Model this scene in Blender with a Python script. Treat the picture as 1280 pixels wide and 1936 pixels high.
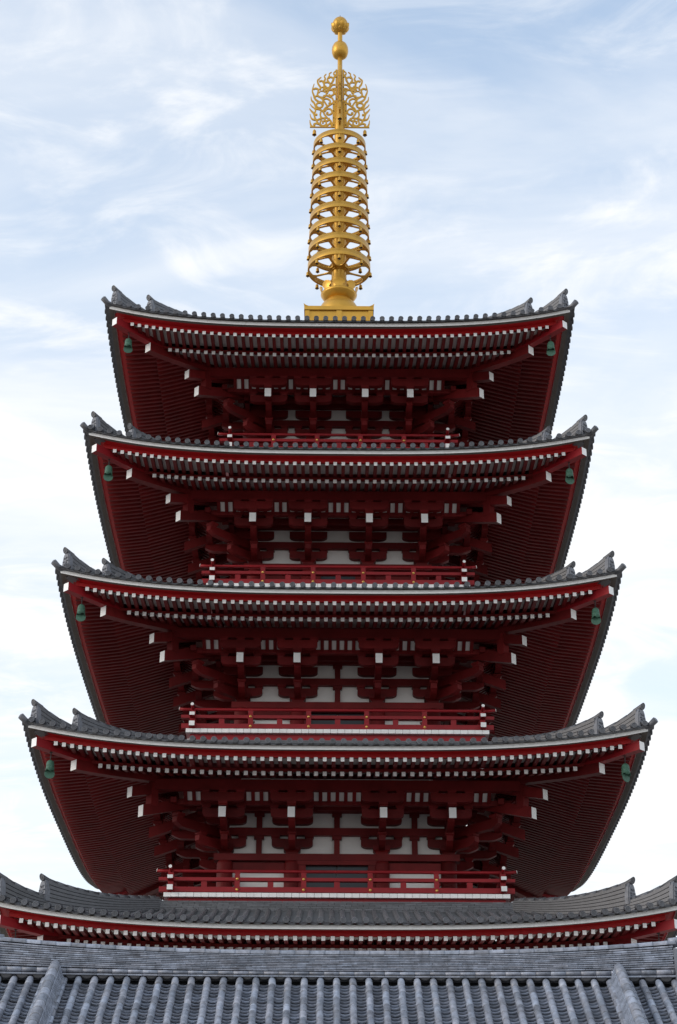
import bpy, math, random
from mathutils import Vector, Matrix
random.seed(7)
S = bpy.context.scene
for o in list(bpy.data.objects):
    bpy.data.objects.remove(o, do_unlink=True)
COL = S.collection
PI = math.pi

# ------------------------------------------------------------------ camera
cam_d = bpy.data.cameras.new('camera')
cam = bpy.data.objects.new('camera', cam_d)
COL.objects.link(cam)
cam_d.sensor_fit = 'VERTICAL'
cam_d.sensor_height = 36.0
cam_d.lens = 64.15
cam_d.clip_start = 0.5
cam_d.clip_end = 5000.0
_d = Vector((-27.0, 1717.0, 3450.0)).normalized()       # world +Y seen from the camera
_u0 = Vector((0.00668, -1.0, 0.0))
_u = (_u0 - _d * _u0.dot(_d)).normalized()              # world +Z seen from the camera
_x = _d.cross(_u)                                       # world +X seen from the camera
# rows: camera right / down / forward in world coordinates
_right = Vector((_x[0], _d[0], _u[0]))
_down = Vector((_x[1], _d[1], _u[1]))
_fwd = Vector((_x[2], _d[2], _u[2]))
_m = Matrix.Identity(4)
for i in range(3):
    _m[i][0] = _right[i]
    _m[i][1] = -_down[i]
    _m[i][2] = -_fwd[i]
_m[0][3], _m[1][3], _m[2][3] = -0.27, -58.0, 1.6
cam.matrix_world = _m
S.camera = cam

# ------------------------------------------------------------------ light
SUN_EL, SUN_AZ = math.radians(21.0), math.radians(-112.0)     # azimuth from +Y (behind the tower) towards -X
sun_dir = Vector((math.sin(SUN_AZ) * math.cos(SUN_EL), math.cos(SUN_AZ) * math.cos(SUN_EL), math.sin(SUN_EL)))
sd = bpy.data.lights.new('sun', 'SUN')
sd.energy = 0.9
sd.angle = math.radians(30.0)
sd.color = (1.0, 0.87, 0.75)
so = bpy.data.objects.new('sun', sd)
COL.objects.link(so)
so.rotation_euler = (-sun_dir).to_track_quat('-Z', 'Y').to_euler()

W = bpy.data.worlds.new('World')
S.world = W
W.use_nodes = True
nt = W.node_tree
nt.nodes.clear()


def N(tree, t, **kw):
    n = tree.nodes.new(t)
    for k, v in kw.items():
        setattr(n, k, v)
    return n


def L(tree, a, b):
    tree.links.new(a, b)


def math_node(tree, op, a, b=None, clamp=False):
    n = N(tree, 'ShaderNodeMath', operation=op, use_clamp=clamp)
    for i, v in enumerate((a, b)):
        if v is None:
            continue
        if isinstance(v, (int, float)):
            n.inputs[i].default_value = v
        else:
            L(tree, v, n.inputs[i])
    return n.outputs[0]


sky = N(nt, 'ShaderNodeTexSky', sky_type='NISHITA', sun_disc=False)
sky.sun_elevation = SUN_EL
sky.sun_rotation = SUN_AZ
sky.air_density = 1.0
sky.dust_density = 1.5
SKY_STRENGTH = 0.1
tc = N(nt, 'ShaderNodeTexCoord')
nrm = N(nt, 'ShaderNodeVectorMath', operation='NORMALIZE')
L(nt, tc.outputs['Generated'], nrm.inputs[0])
sep = N(nt, 'ShaderNodeSeparateXYZ')
L(nt, nrm.outputs[0], sep.inputs[0])
zz = math_node(nt, 'ADD', math_node(nt, 'MAXIMUM', sep.outputs[2], 0.0), 0.18)
px = math_node(nt, 'DIVIDE', sep.outputs[0], zz)
py = math_node(nt, 'DIVIDE', sep.outputs[1], zz)
comb = N(nt, 'ShaderNodeCombineXYZ')
L(nt, px, comb.inputs[0])
L(nt, py, comb.inputs[1])


def cloud_noise(scale, rot, stretch, loc, detail, rough, lo, hi, dist=0.3):
    mp = N(nt, 'ShaderNodeMapping')
    mp.inputs['Rotation'].default_value = (0, 0, math.radians(rot))
    mp.inputs['Scale'].default_value = (stretch, 1, 1)
    mp.inputs['Location'].default_value = loc
    L(nt, comb.outputs[0], mp.inputs[0])
    nz = N(nt, 'ShaderNodeTexNoise')
    nz.inputs['Scale'].default_value = scale
    nz.inputs['Detail'].default_value = detail
    nz.inputs['Roughness'].default_value = rough
    nz.inputs['Distortion'].default_value = dist
    L(nt, mp.outputs[0], nz.inputs['Vector'])
    mr = N(nt, 'ShaderNodeMapRange', interpolation_type='SMOOTHSTEP')
    mr.inputs[1].default_value = lo
    mr.inputs[2].default_value = hi
    L(nt, nz.outputs[0], mr.inputs[0])
    return mr.outputs[0]


veil = cloud_noise(4.2, 36, 0.40, (7.3, 2.2, 0), 7, 0.56, 0.30, 0.68, 0.5)
wisp = cloud_noise(11.0, 24, 0.55, (2.9, 8.4, 0), 10, 0.60, 0.44, 0.74, 0.9)
# the veil thickens towards the horizon and the low sun lights it from behind
dotn = N(nt, 'ShaderNodeVectorMath', operation='DOT_PRODUCT')
L(nt, nrm.outputs[0], dotn.inputs[0])
dotn.inputs[1].default_value = sun_dir
glow = math_node(nt, 'POWER', math_node(nt, 'MAXIMUM', dotn.outputs['Value'], 0.0), 3.0)
low = N(nt, 'ShaderNodeMapRange', interpolation_type='SMOOTHSTEP')
L(nt, sep.outputs[2], low.inputs[0])
low.inputs[1].default_value = 0.74
low.inputs[2].default_value = 0.40
cover = math_node(nt, 'ADD', math_node(nt, 'MULTIPLY', veil, 0.42), math_node(nt, 'MULTIPLY', wisp, 0.36))
cover = math_node(nt, 'ADD', cover, math_node(nt, 'MULTIPLY', low.outputs[0], 0.44))
cover = math_node(nt, 'ADD', cover, math_node(nt, 'MULTIPLY', glow, 0.25))
cover = math_node(nt, 'ADD', cover, 0.20, clamp=True)
cb = math_node(nt, 'ADD', math_node(nt, 'MULTIPLY', glow, 3.2), 7.5)
ccol = N(nt, 'ShaderNodeCombineXYZ')
L(nt, math_node(nt, 'MULTIPLY', cb, 0.985), ccol.inputs[0])
L(nt, math_node(nt, 'MULTIPLY', cb, 1.0), ccol.inputs[1])
L(nt, math_node(nt, 'MULTIPLY', cb, 1.02), ccol.inputs[2])
mixc = N(nt, 'ShaderNodeMix', data_type='RGBA')
L(nt, cover, mixc.inputs[0])
skyg = N(nt, 'ShaderNodeVectorMath', operation='MULTIPLY')
L(nt, sky.outputs[0], skyg.inputs[0])
skyg.inputs[1].default_value = (1.95, 2.34, 2.42)
L(nt, skyg.outputs[0], mixc.inputs[6])
L(nt, ccol.outputs[0], mixc.inputs[7])
bg = N(nt, 'ShaderNodeBackground')
L(nt, mixc.outputs[2], bg.inputs[0])
bg.inputs[1].default_value = SKY_STRENGTH
wo = N(nt, 'ShaderNodeOutputWorld')
L(nt, bg.outputs[0], wo.inputs[0])

S.view_settings.view_transform = 'Standard'
S.view_settings.look = 'None'
S.view_settings.exposure = 0.5
S.view_settings.gamma = 1.0
S.view_settings.use_curve_mapping = False
S.render.engine = 'CYCLES'
S.cycles.max_bounces = 8
S.cycles.diffuse_bounces = 5


# ------------------------------------------------------------------ materials
def material(name, col, rough=0.6, metal=0.0, var=0.0, noise=0.0, nscale=3.0, bump=0.0, bscale=20.0, spec=0.5,
             grain=None, tint=None, island=False):
    """var: brightness change from piece to piece; noise: mottling; grain: stretch of the mottling"""
    m = bpy.data.materials.new(name)
    m.use_nodes = True
    t = m.node_tree
    b = t.nodes['Principled BSDF']
    b.inputs['Roughness'].default_value = rough
    b.inputs['Metallic'].default_value = metal
    b.inputs['Specular IOR Level'].default_value = spec
    rgb = N(t, 'ShaderNodeRGB')
    rgb.outputs[0].default_value = (*col, 1)
    out = rgb.outputs[0]
    co = N(t, 'ShaderNodeTexCoord')
    geo = N(t, 'ShaderNodeNewGeometry')
    mp = N(t, 'ShaderNodeMapping')
    if grain:
        mp.inputs['Scale'].default_value = grain
    L(t, geo.outputs['Position'], mp.inputs[0])
    if noise > 0:
        nz = N(t, 'ShaderNodeTexNoise')
        nz.inputs['Scale'].default_value = nscale
        nz.inputs['Detail'].default_value = 6
        nz.inputs['Roughness'].default_value = 0.65
        L(t, mp.outputs[0], nz.inputs['Vector'])
        mr = N(t, 'ShaderNodeMapRange')
        mr.inputs[1].default_value = 0.28
        mr.inputs[2].default_value = 0.72
        mr.inputs[3].default_value = 1 - noise
        mr.inputs[4].default_value = 1 + noise
        L(t, nz.outputs[0], mr.inputs[0])
        vm = N(t, 'ShaderNodeVectorMath', operation='SCALE')
        L(t, out, vm.inputs[0])
        L(t, mr.outputs[0], vm.inputs['Scale'])
        out = vm.outputs[0]
    if var > 0:
        oi = N(t, 'ShaderNodeObjectInfo')
        r = oi.outputs['Random']
        if island:
            r = math_node(t, 'FRACT', math_node(t, 'ADD', r, geo.outputs['Random Per Island']))
        mr = N(t, 'ShaderNodeMapRange')
        mr.inputs[3].default_value = 1 - var
        mr.inputs[4].default_value = 1 + var
        L(t, r, mr.inputs[0])
        vm = N(t, 'ShaderNodeVectorMath', operation='SCALE')
        L(t, out, vm.inputs[0])
        L(t, mr.outputs[0], vm.inputs['Scale'])
        out = vm.outputs[0]
        if tint:
            mx = N(t, 'ShaderNodeMix', data_type='RGBA', blend_type='MULTIPLY')
            f = math_node(t, 'FRACT', math_node(t, 'MULTIPLY', r, 7.31))
            L(t, f, mx.inputs[0])
            L(t, out, mx.inputs[6])
            mx.inputs[7].default_value = (*tint, 1)
            out = mx.outputs[2]
    L(t, out, b.inputs['Base Color'])
    if bump > 0:
        nb = N(t, 'ShaderNodeTexNoise')
        nb.inputs['Scale'].default_value = bscale
        nb.inputs['Detail'].default_value = 4
        L(t, mp.outputs[0], nb.inputs['Vector'])
        bp = N(t, 'ShaderNodeBump')
        bp.inputs['Strength'].default_value = bump
        bp.inputs['Distance'].default_value = 0.02
        L(t, nb.outputs[0], bp.inputs['Height'])
        L(t, bp.outputs[0], b.inputs['Normal'])
    return m


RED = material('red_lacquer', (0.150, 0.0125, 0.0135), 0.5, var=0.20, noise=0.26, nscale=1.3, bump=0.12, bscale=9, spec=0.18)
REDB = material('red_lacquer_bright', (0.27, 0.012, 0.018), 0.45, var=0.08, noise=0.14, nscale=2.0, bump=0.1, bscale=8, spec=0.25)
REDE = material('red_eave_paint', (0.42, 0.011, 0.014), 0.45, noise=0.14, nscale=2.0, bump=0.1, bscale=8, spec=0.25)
WHITE = material('white_paint', (0.86, 0.87, 0.88), 0.5, var=0.05, noise=0.06, nscale=6)
PLASTER = material('lime_plaster', (0.84, 0.84, 0.83), 0.85, noise=0.07, nscale=1.2, bump=0.1, bscale=14)
BOARD = material('white_soffit_board', (0.82, 0.80, 0.77), 0.8, noise=0.1, nscale=2)
TILE = material('grey_roof_tile', (0.092, 0.096, 0.108), 0.45, var=0.26, noise=0.2, nscale=7, bump=0.2, bscale=26,
                spec=0.6, tint=(0.95, 0.97, 1.0), island=True)
TILE2 = material('blue_grey_roof_tile', (0.215, 0.245, 0.305), 0.4, var=0.32, noise=0.45, nscale=7.5, bump=0.22, bscale=24,
                 spec=0.6, tint=(1.0, 0.93, 0.88), island=True)
TILED = material('dark_tile_underlay', (0.05, 0.052, 0.058), 0.8, noise=0.2, nscale=6)
ORN = material('pale_grey_ornament', (0.135, 0.145, 0.17), 0.5, noise=0.3, nscale=9, bump=0.3, bscale=30, spec=0.6)
GOLD = material('gold_paint', (0.57, 0.315, 0.044), 0.36, metal=0.55, noise=0.10, nscale=2.5, bump=0.05, bscale=8, grain=(1, 1, 0.35))
WOOD = material('weathered_batten', (0.115, 0.103, 0.092), 0.8, noise=0.2, nscale=5)
BRASS = material('brass_cover', (0.85, 0.55, 0.16), 0.3, metal=0.8)
GREEN = material('green_patina', (0.040, 0.118, 0.080), 0.6, var=0.1, noise=0.2, nscale=12, bump=0.2, bscale=30)
DARKM = material('dark_iron', (0.02, 0.02, 0.022), 0.6)
DOOR = material('dark_blue_door', (0.022, 0.028, 0.04), 0.4, noise=0.1, nscale=4)
GROUND = material('warm_grey_paving', (0.33, 0.29, 0.25), 0.9, noise=0.15, nscale=0.4)
STONE = material('podium_stone', (0.36, 0.35, 0.33), 0.85, noise=0.12, nscale=1.2)


# ------------------------------------------------------------------ mesh builder
class MB:
    def __init__(s):
        s.v, s.f, s.m, s.sm = [], [], [], []

    def add(s, pts):
        i = len(s.v)
        s.v.extend([tuple(p) for p in pts])
        return i

    def face(s, idx, m=0, smooth=False):
        s.f.append(tuple(idx))
        s.m.append(m)
        s.sm.append(smooth)

    def poly(s, pts, m=0):
        i = s.add(pts)
        s.face(range(i, i + len(pts)), m)

    def hexa(s, p, m=0, ms=None):
        """p: 4 bottom points then 4 top points; faces: bottom, top, 0-1, 1-2, 2-3, 3-0"""
        i = s.add(p)
        fs = [(3, 2, 1, 0), (4, 5, 6, 7), (0, 1, 5, 4), (1, 2, 6, 5), (2, 3, 7, 6), (3, 0, 4, 7)]
        for k, q in enumerate(fs):
            s.face([i + j for j in q], (ms[k] if ms else m))

    def box(s, x0, x1, y0, y1, z0, z1, m=0, ms=None):
        s.hexa([(x0, y0, z0), (x1, y0, z0), (x1, y1, z0), (x0, y1, z0),
                (x0, y0, z1), (x1, y0, z1), (x1, y1, z1), (x0, y1, z1)], m, ms)

    def loft(s, rings, m=0, smooth=False, closed=True, cap0=None, cap1=None):
        """rings: equal-length point lists; closed: each ring is a loop; caps: material index or None"""
        n = len(rings[0])
        base = [s.add(r) for r in rings]
        for a, b in zip(base, base[1:]):
            for j in range(n if closed else n - 1):
                k = (j + 1) % n
                s.face((a + j, a + k, b + k, b + j), m, smooth)
        if cap0 is not None:
            s.face([base[0] + j for j in range(n)][::-1], cap0)
        if cap1 is not None:
            s.face([base[-1] + j for j in range(n)], cap1)

    def lathe(s, prof, n=24, c=(0, 0, 0), m=0, smooth=True, cap0=None, cap1=None):
        rings = [[(c[0] + r * math.cos(2 * PI * k / n), c[1] + r * math.sin(2 * PI * k / n), c[2] + z) for k in range(n)]
                 for r, z in prof]
        s.loft(rings, m, smooth, True, cap0, cap1)

    def tube(s, path, rad, n=8, m=0, cap=True, smooth=True):
        path = [Vector(p) for p in path]
        if not isinstance(rad, (list, tuple)):
            rad = [rad] * len(path)
        rings = []
        for i, p in enumerate(path):
            t = (path[min(i + 1, len(path) - 1)] - path[max(i - 1, 0)]).normalized()
            up = Vector((0, 0, 1)) if abs(t.z) < 0.9 else Vector((1, 0, 0))
            a = t.cross(up).normalized()
            b = t.cross(a).normalized()
            rings.append([p + (a * math.cos(2 * PI * k / n) + b * math.sin(2 * PI * k / n)) * rad[i] for k in range(n)])
        s.loft(rings, m, smooth, True, m if cap else None, m if cap else None)

    def prism(s, prof, fr, t0, t1, m=0, mcap=None):
        """prof: (a, b) loop; fr(a, b, t) -> point; extruded from t0 to t1"""
        r0 = [fr(a, b, t0) for a, b in prof]
        r1 = [fr(a, b, t1) for a, b in prof]
        mc = m if mcap is None else mcap
        s.loft([r0, r1], m, False, True, mc, mc)

    def mesh(s, name, mats):
        me = bpy.data.meshes.new(name)
        me.from_pydata(s.v, [], s.f)
        for mt in mats:
            me.materials.append(mt)
        me.polygons.foreach_set('material_index', s.m)
        me.polygons.foreach_set('use_smooth', s.sm)
        me.update()
        return me

    def build(s, name, mats, parent=None, loc=(0, 0, 0), rz=0.0):
        if not isinstance(mats, (list, tuple)):
            mats = [mats]
        return put(name, s.mesh(name, mats), parent, loc, rz)


def put(name, me, parent=None, loc=(0, 0, 0), rz=0.0):
    o = bpy.data.objects.new(name, me)
    o.location = loc
    o.rotation_euler = (0, 0, rz)
    COL.objects.link(o)
    if parent:
        o.parent = parent
    return o


def empty(name, parent=None, loc=(0, 0, 0), rz=0.0):
    o = put(name, None, parent, loc, rz)
    o.empty_display_size = 0.3
    return o


def tag(o, label=None, cat=None, group=None, kind=None):
    if label:
        o['label'] = label
    if cat:
        o['category'] = cat
    if group:
        o['group'] = group
    if kind:
        o['kind'] = kind
    return o


def stuff(o):
    o['kind'] = 'stuff'
    return o


def spline(pts, n=5):
    """Catmull-Rom through the points"""
    out = []
    P = [Vector(p) for p in pts]
    for i in range(len(P) - 1):
        p0, p1, p2, p3 = P[max(i - 1, 0)], P[i], P[i + 1], P[min(i + 2, len(P) - 1)]
        for k in range(n):
            t = k / n
            out.append(0.5 * ((2 * p1) + (p2 - p0) * t + (2 * p0 - 5 * p1 + 4 * p2 - p3) * t * t + (3 * p1 - p0 - 3 * p2 + p3) * t ** 3))
    out.append(P[-1])
    return out


# ------------------------------------------------------------------ ground
g = MB()
g.box(-2500, 2500, -2500, 2500, -0.5, 0.0)
tag(g.build('ground', GROUND), kind='structure')

# ------------------------------------------------------------------ pagoda: dimensions per storey (1 lowest, 5 top)
A = {1: 9.5, 2: 9.0, 3: 8.51, 4: 8.04, 5: 7.72}             # half width of the eaves at the tile ends
ZF = {1: 13.20, 2: 18.41, 3: 23.46, 4: 28.43, 5: 33.31}     # height of the flying rafter ends at mid side
WL = {1: 3.75, 2: 3.41, 3: 3.04, 4: 2.78, 5: 2.40}          # half width of the wall (column centres)
CI = {1: 1.50, 2: 1.365, 3: 1.27, 4: 0.995, 5: 0.88}        # inner columns
BALL = {2: 16.24, 3: 21.46, 4: 26.56, 5: 31.67}             # finial height of the balcony corner posts
BR = {2: 4.90, 3: 4.49, 4: 4.07, 5: 3.68}                   # half width of the balcony at the posts
ZT = {k: ZF[k] - 0.72 for k in ZF}                          # tail rafter ends
ZB = {k: ZT[k] - 0.64 for k in ZF}                          # top of the head beam
SP = 0.2535                                                 # rafter spacing
TP = 0.3055                                                 # tile spacing
WARP = 0.60

pagoda = tag(empty('pagoda'), 'tall red five storey pagoda with grey tiled roofs and gold spire', 'pagoda')


class Roof:
    def __init__(s, k):
        s.k, s.a, s.zf, s.w = k, A[k], ZF[k], WL[k]
        s.rp = s.w + 2.1
        s.rf = s.a - 0.55
        s.rb = s.a - 1.60
        s.zb = s.zf - 0.08
        if k < 5:
            s.ri = BR[k + 1] + 0.42
            s.zi = BALL[k + 1] - 0.80 - (0.62 if k == 1 else 0.76)
        else:
            s.ri = 1.22
            s.zi = 37.42
        s.ze = s.zf + 0.30

    def W(s, x):
        return WARP * (abs(x) / (s.a - 0.24)) ** 3.2

    def lift(s, x, r):
        t = max(0.0, (r - s.rp) / (s.a - 0.24 - s.rp))
        return s.W(min(abs(x), s.a)) * t ** 0.6

    def zfly(s, x, r):
        return s.zf + 0.14 * (s.rf - r) + s.lift(x, r)

    def zbase(s, x, r):
        return s.zb + 0.30 * (s.rb - r) + s.lift(x, r)

    def ztop(s, x, r):
        t = min(1.0, max(0.0, (s.a - r) / (s.a - s.ri)))
        return s.ze + (s.zi - s.ze) * t ** (1.12 if s.k == 1 else 1.5) + s.W(min(abs(x), s.a)) * (1 - t) ** 1.5

    def sweep(s, mb, sec, mats, n=28):
        """sec: list of (r, f(x) -> z) loop swept along one side, mitred at the corners; mats per edge"""
        us = [-1 + 2 * i / n for i in range(n + 1)]
        us = [math.copysign(abs(u) ** 0.8, u) for u in us]
        rows = []
        for u in us:
            rows.append([(u * r, -r, f(u * r)) for r, f in sec])
        base = [mb.add(r) for r in rows]
        m = len(sec)
        for a_, b_ in zip(base, base[1:]):
            for j in range(m):
                kk = (j + 1) % m
                mt = mats[j]
                if mt is None:
                    continue
                mb.face((a_ + j, b_ + j, b_ + kk, a_ + kk), mt)


def rafter_xs(limit, knee):
    xs, x = [], SP / 2
    while x <= limit + 1e-6:
        xs.append(x)
        x += SP if x < knee else SP * 0.925
    return [-q for q in reversed(xs)] + xs


def rafter_mesh(mb, x, r0, r1, zfun, w, h, nseg):
    """one rafter along -Y, white painted outer end"""
    rings = []
    ts = [r0 + (r1 - 0.07 - r0) * i / nseg for i in range(nseg + 1)]
    for r, up in [(q, h + 0.075) for q in ts] + [(r1 - 0.068, h), (r1, h)]:
        z = zfun(x, r)
        rings.append([(x - w, -r, z - h), (x + w, -r, z - h), (x + w, -r, z + up), (x - w, -r, z + up)])
    mb.loft(rings, 0, False, True, 0, 1)


def flying_list(R):
    return [(x, max(abs(x) + 0.10, R.rb - 0.10), R.rf) for x in rafter_xs(R.a - 0.80, R.rp)]


def base_list(R):
    return [(x, max(abs(x) + 0.10, R.w + 1.55), R.rb) for x in rafter_xs(R.a - 1.95, R.rp)]


def cap_disc(mb, r=0.083, y=0.0, z=0.0, x=0.0, slope=0.30, ln=0.34, m=0):
    """round end tile: barrel running inwards (+Y), with a rimmed face and a boss"""
    n = 16

    def ring(rr, yy):
        zz_ = z + (yy - y) * slope
        return [(x + rr * math.cos(2 * PI * k / n), yy, zz_ + rr * math.sin(2 * PI * k / n)) for k in range(n)]
    prof = [(r * 0.90, y + ln), (r * 0.95, y + 0.035), (r, y + 0.03), (r, y), (r * 0.84, y - 0.004), (r * 0.76, y + 0.010),
            (r * 0.52, y + 0.010), (r * 0.46, y), (r * 0.34, y), (r * 0.28, y + 0.010), (r * 0.14, y + 0.004)]
    rings = [ring(*p) for p in prof]
    b = [mb.add(q) for q in rings]
    for i in range(len(rings) - 1):
        for j in range(n):
            kk = (j + 1) % n
            mb.face((b[i] + j, b[i] + kk, b[i + 1] + kk, b[i + 1] + j), m, i < 2)
    mb.face([b[-1] + j for j in range(n)], m)


def pan_lip(mb, w=0.155, y=0.0, z=0.0, x=0.0, m=0, ln=0.30, slope=0.30):
    """the hanging crescent lip of an eave pan tile, and the pan behind it"""
    n = 8
    top0, top1, bot0 = [], [], []
    for i in range(n + 1):
        u = -1 + 2 * i / n
        sag = 0.040 * (1 - u * u)
        top0.append((x + u * w, y, z - sag))
        top1.append((x + u * w, y + ln, z - sag + ln * slope))
        bot0.append((x + u * w, y, z - sag - 0.030 - 0.020 * (1 - u * u)))
    bot1 = [(p[0], p[1] + 0.03, p[2] + 0.012) for p in bot0]
    mb.loft([top1, top0], m, True, False)
    mb.loft([top0, bot0], m, False, False)
    mb.loft([bot0, bot1], m, False, False)


CAP_ME = None
LIP_ME = None
_c = MB(); cap_disc(_c); CAP_ME = _c.mesh('eave_tile', [TILE])
_c = MB(); pan_lip(_c); LIP_ME = _c.mesh('eave_pan_tile', [TILE])


def tile_xs(R):
    xs, x = [], TP / 2
    while x <= R.a - 0.24:
        xs.append(x)
        x += TP
    return [-q for q in reversed(xs)] + xs


def slope_top(R, x):
    return (R.ztop(x, R.a - 0.4) - R.ztop(x, R.a)) / 0.4


def build_roof(k):
    R = Roof(k)
    ZC = 0.06                                        # tile cap above the roof surface at the eave
    # ---- the roof body: tiled surface in stepped courses, mitred on the four sides
    mb = MB()
    nr = max(6, int((R.a - R.ri) / 0.26))
    for s in range(4):
        cs, sn = math.cos(s * PI / 2), math.sin(s * PI / 2)
        nx = 24
        rows = []
        for i in range(nr + 1):
            r = R.a - 0.03 + (R.ri - R.a + 0.03) * i / nr
            for step in ((0.0,) if i == 0 else (0.0, 0.028) if i < nr else (0.0,)):
                row = []
                for j in range(nx + 1):
                    u = -1 + 2 * j / nx
                    x, y, z = u * r, -r, R.ztop(u * r, r) + step - 0.02
                    row.append((x * cs - y * sn, x * sn + y * cs, z))
                rows.append(row)
        mb.loft(rows, 0, False, False)
    roof = mb.build('roof', [TILE], pagoda)
    roof['label'] = ['', 'lowest and widest grey tiled roof with white rafter ends', 'second grey tiled roof from below',
                     'middle grey tiled roof', 'fourth grey tiled roof from below', 'topmost grey tiled roof under the spire'][k]
    # ---- barrel rows above the eave tiles
    mb = MB()
    for x in tile_xs(R):
        r0, r1 = R.a - 0.30, max(R.ri, abs(x) + 0.12)
        if r0 - r1 < 0.15:
            continue
        n = max(1, int(round((r0 - r1) / 0.42)))
        rings = []
        for i in range(n):
            for t, rad in ((0, 0.082), (1, 0.071)):
                r = r0 + (r1 - r0) * (i + t) / n
                z = R.ztop(x, r) + 0.028
                rings.append([(x + rad * math.cos(q), -r, z + rad * math.sin(q)) for q in (-0.9, 0.0, 0.6, 1.2, PI - 1.2, PI - 0.6, PI, PI + 0.9)])
        mb.loft(rings, 0, False, False)
    me = mb.mesh('barrel_tile_rows', [TILE])
    for s in range(4):
        stuff(put('barrel_tile_rows', me, roof, rz=s * PI / 2))
    # ---- eave tiles: front ones singly, the other three sides as one mesh
    mb = MB()
    xs = tile_xs(R)
    for x in xs:
        z = R.ztop(x, R.a) + ZC
        put('eave_tile', CAP_ME, roof, (x, -R.a, z)).rotation_euler = (random.uniform(-.04, .04), 0, random.uniform(-.04, .04))
        cap_disc(mb, x=x, y=-R.a, z=z)
    for x0, x1 in zip(xs, xs[1:]):
        xm = (x0 + x1) / 2
        z = R.ztop(xm, R.a) + 0.035
        o = put('eave_pan_tile', LIP_ME, roof, (xm, -R.a + 0.055, z))
        dz = R.ztop(x1, R.a) - R.ztop(x0, R.a)
        o.rotation_euler = (0, -math.atan2(dz, x1 - x0), 0)
        pan_lip(mb, x=xm, y=-R.a + 0.055, z=z)
    me = mb.mesh('side_eave_tiles', [TILE])
    for s in (1, 2, 3):
        stuff(put('side_eave_tiles', me, roof, rz=s * PI / 2))
    # ---- boards of the eaves
    def zfas(x):
        return R.zf + 0.245 + R.W(x)
    for s in range(4):
        b = MB()
        R.sweep(b, [(R.a - 0.19, lambda x: zfas(x) - 0.085), (R.a - 0.19, lambda x: zfas(x) + 0.045),
                    (R.a - 0.34, lambda x: zfas(x) + 0.062), (R.a - 0.34, lambda x: zfas(x) - 0.075)], [0, 0, 0, 1])
        b.build('fascia_board', [WHITE, WOOD], roof, rz=s * PI / 2)
        b = MB()
        R.sweep(b, [(R.a - 0.17, lambda x: R.ztop(x, R.a) - 0.03), (R.a - 0.17, lambda x: R.ztop(x, R.a) - 0.01),
                    (R.a - 0.5, lambda x: zfas(x) + 0.14), (R.a - 0.5, lambda x: zfas(x) + 0.066)], [0, 0, 0, 0])
        b.build('tile_batten', WOOD, roof, rz=s * PI / 2)

        def zk(x, r):
            return R.zf + R.lift(x, r)
        b = MB()
        R.sweep(b, [(R.a - 0.62, lambda x: zk(x, R.rf) + 0.072), (R.a - 0.61, lambda x: zk(x, R.rf) + 0.19),
                    (R.a - 0.56, lambda x: zk(x, R.rf) + 0.20), (R.a - 0.345, lambda x: zfas(x) - 0.02),
                    (R.a - 0.345, lambda x: zfas(x) + 0.05), (R.a - 0.74, lambda x: zk(x, R.rf) + 0.26),
                    (R.a - 0.74, lambda x: zk(x, R.rf) + 0.080)], [0] * 7)
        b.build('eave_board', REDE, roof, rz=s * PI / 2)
        b = MB()
        R.sweep(b, [(R.a - 0.53, lambda x: zk(x, R.rf) + 0.195), (R.a - 0.53, lambda x: zk(x, R.rf) + 0.235),
                    (R.a - 0.60, lambda x: zk(x, R.rf) + 0.235), (R.a - 0.60, lambda x: zk(x, R.rf) + 0.195)], [0] * 4)
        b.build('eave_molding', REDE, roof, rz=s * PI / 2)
        # batten on the tips of the base rafters
        b = MB()
        R.sweep(b, [(R.rb - 0.075, lambda x: R.zbase(x, R.rb) + 0.070), (R.rb - 0.075, lambda x: R.zfly(x, R.rb) - 0.058),
                    (R.rb - 0.20, lambda x: R.zfly(x, R.rb) - 0.058), (R.rb - 0.20, lambda x: R.zbase(x, R.rb) + 0.10)], [0] * 4)
        b.build('rafter_batten', RED, roof, rz=s * PI / 2)
        # soffit boards between the rafters
        b = MB()
        n = 6
        us = [-1 + 2 * i / 32 for i in range(33)]
        rows = []
        for i in range(n + 1):
            r = R.rb - 0.1 + (R.rf - R.rb) * i / n
            rows.append([(u * r, -r, R.zfly(u * r, r) + 0.072) for u in us])
        b.loft(rows, 0, False, False)
        rows = []
        for i in range(n + 1):
            r = R.w + 1.0 + (R.rb - 0.08 - R.w - 1.0) * i / n
            rows.append([(u * r, -r, R.zbase(u * r, r) + 0.078) for u in us])
        b.loft(rows, 0, False, False)
        b.build('soffit_board', BOARD, roof, rz=s * PI / 2)
    # ---- rafters
    side = MB()
    for x, r0, r1 in flying_list(R):
        if r1 - r0 < 0.05:
            continue
        m1 = MB()
        ns = 2
        rafter_mesh(m1, x, r0, r1, R.zfly, 0.054, 0.060, ns)
        m1.build('flying_rafter', [RED, WHITE], roof)
        rafter_mesh(side, x, r0, r1, R.zfly, 0.054, 0.060, ns)
    for x, r0, r1 in base_list(R):
        if r1 - r0 < 0.05:
            continue
        m1 = MB()
        rafter_mesh(m1, x, r0, r1, R.zbase, 0.057, 0.064, 3)
        m1.build('base_rafter', [RED, WHITE], roof)
        rafter_mesh(side, x, r0, r1, R.zbase, 0.057, 0.064, 3)
    me = side.mesh('side_rafters', [RED, WHITE])
    for s in (1, 2, 3):
        stuff(put('side_rafters', me, roof, rz=s * PI / 2))
    # ---- corner work: built on the diagonal (local -Y of an object turned by 45 degrees)
    q2 = math.sqrt(2)
    hip = MB()
    rings = []
    rt = R.a - 1.38
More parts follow.
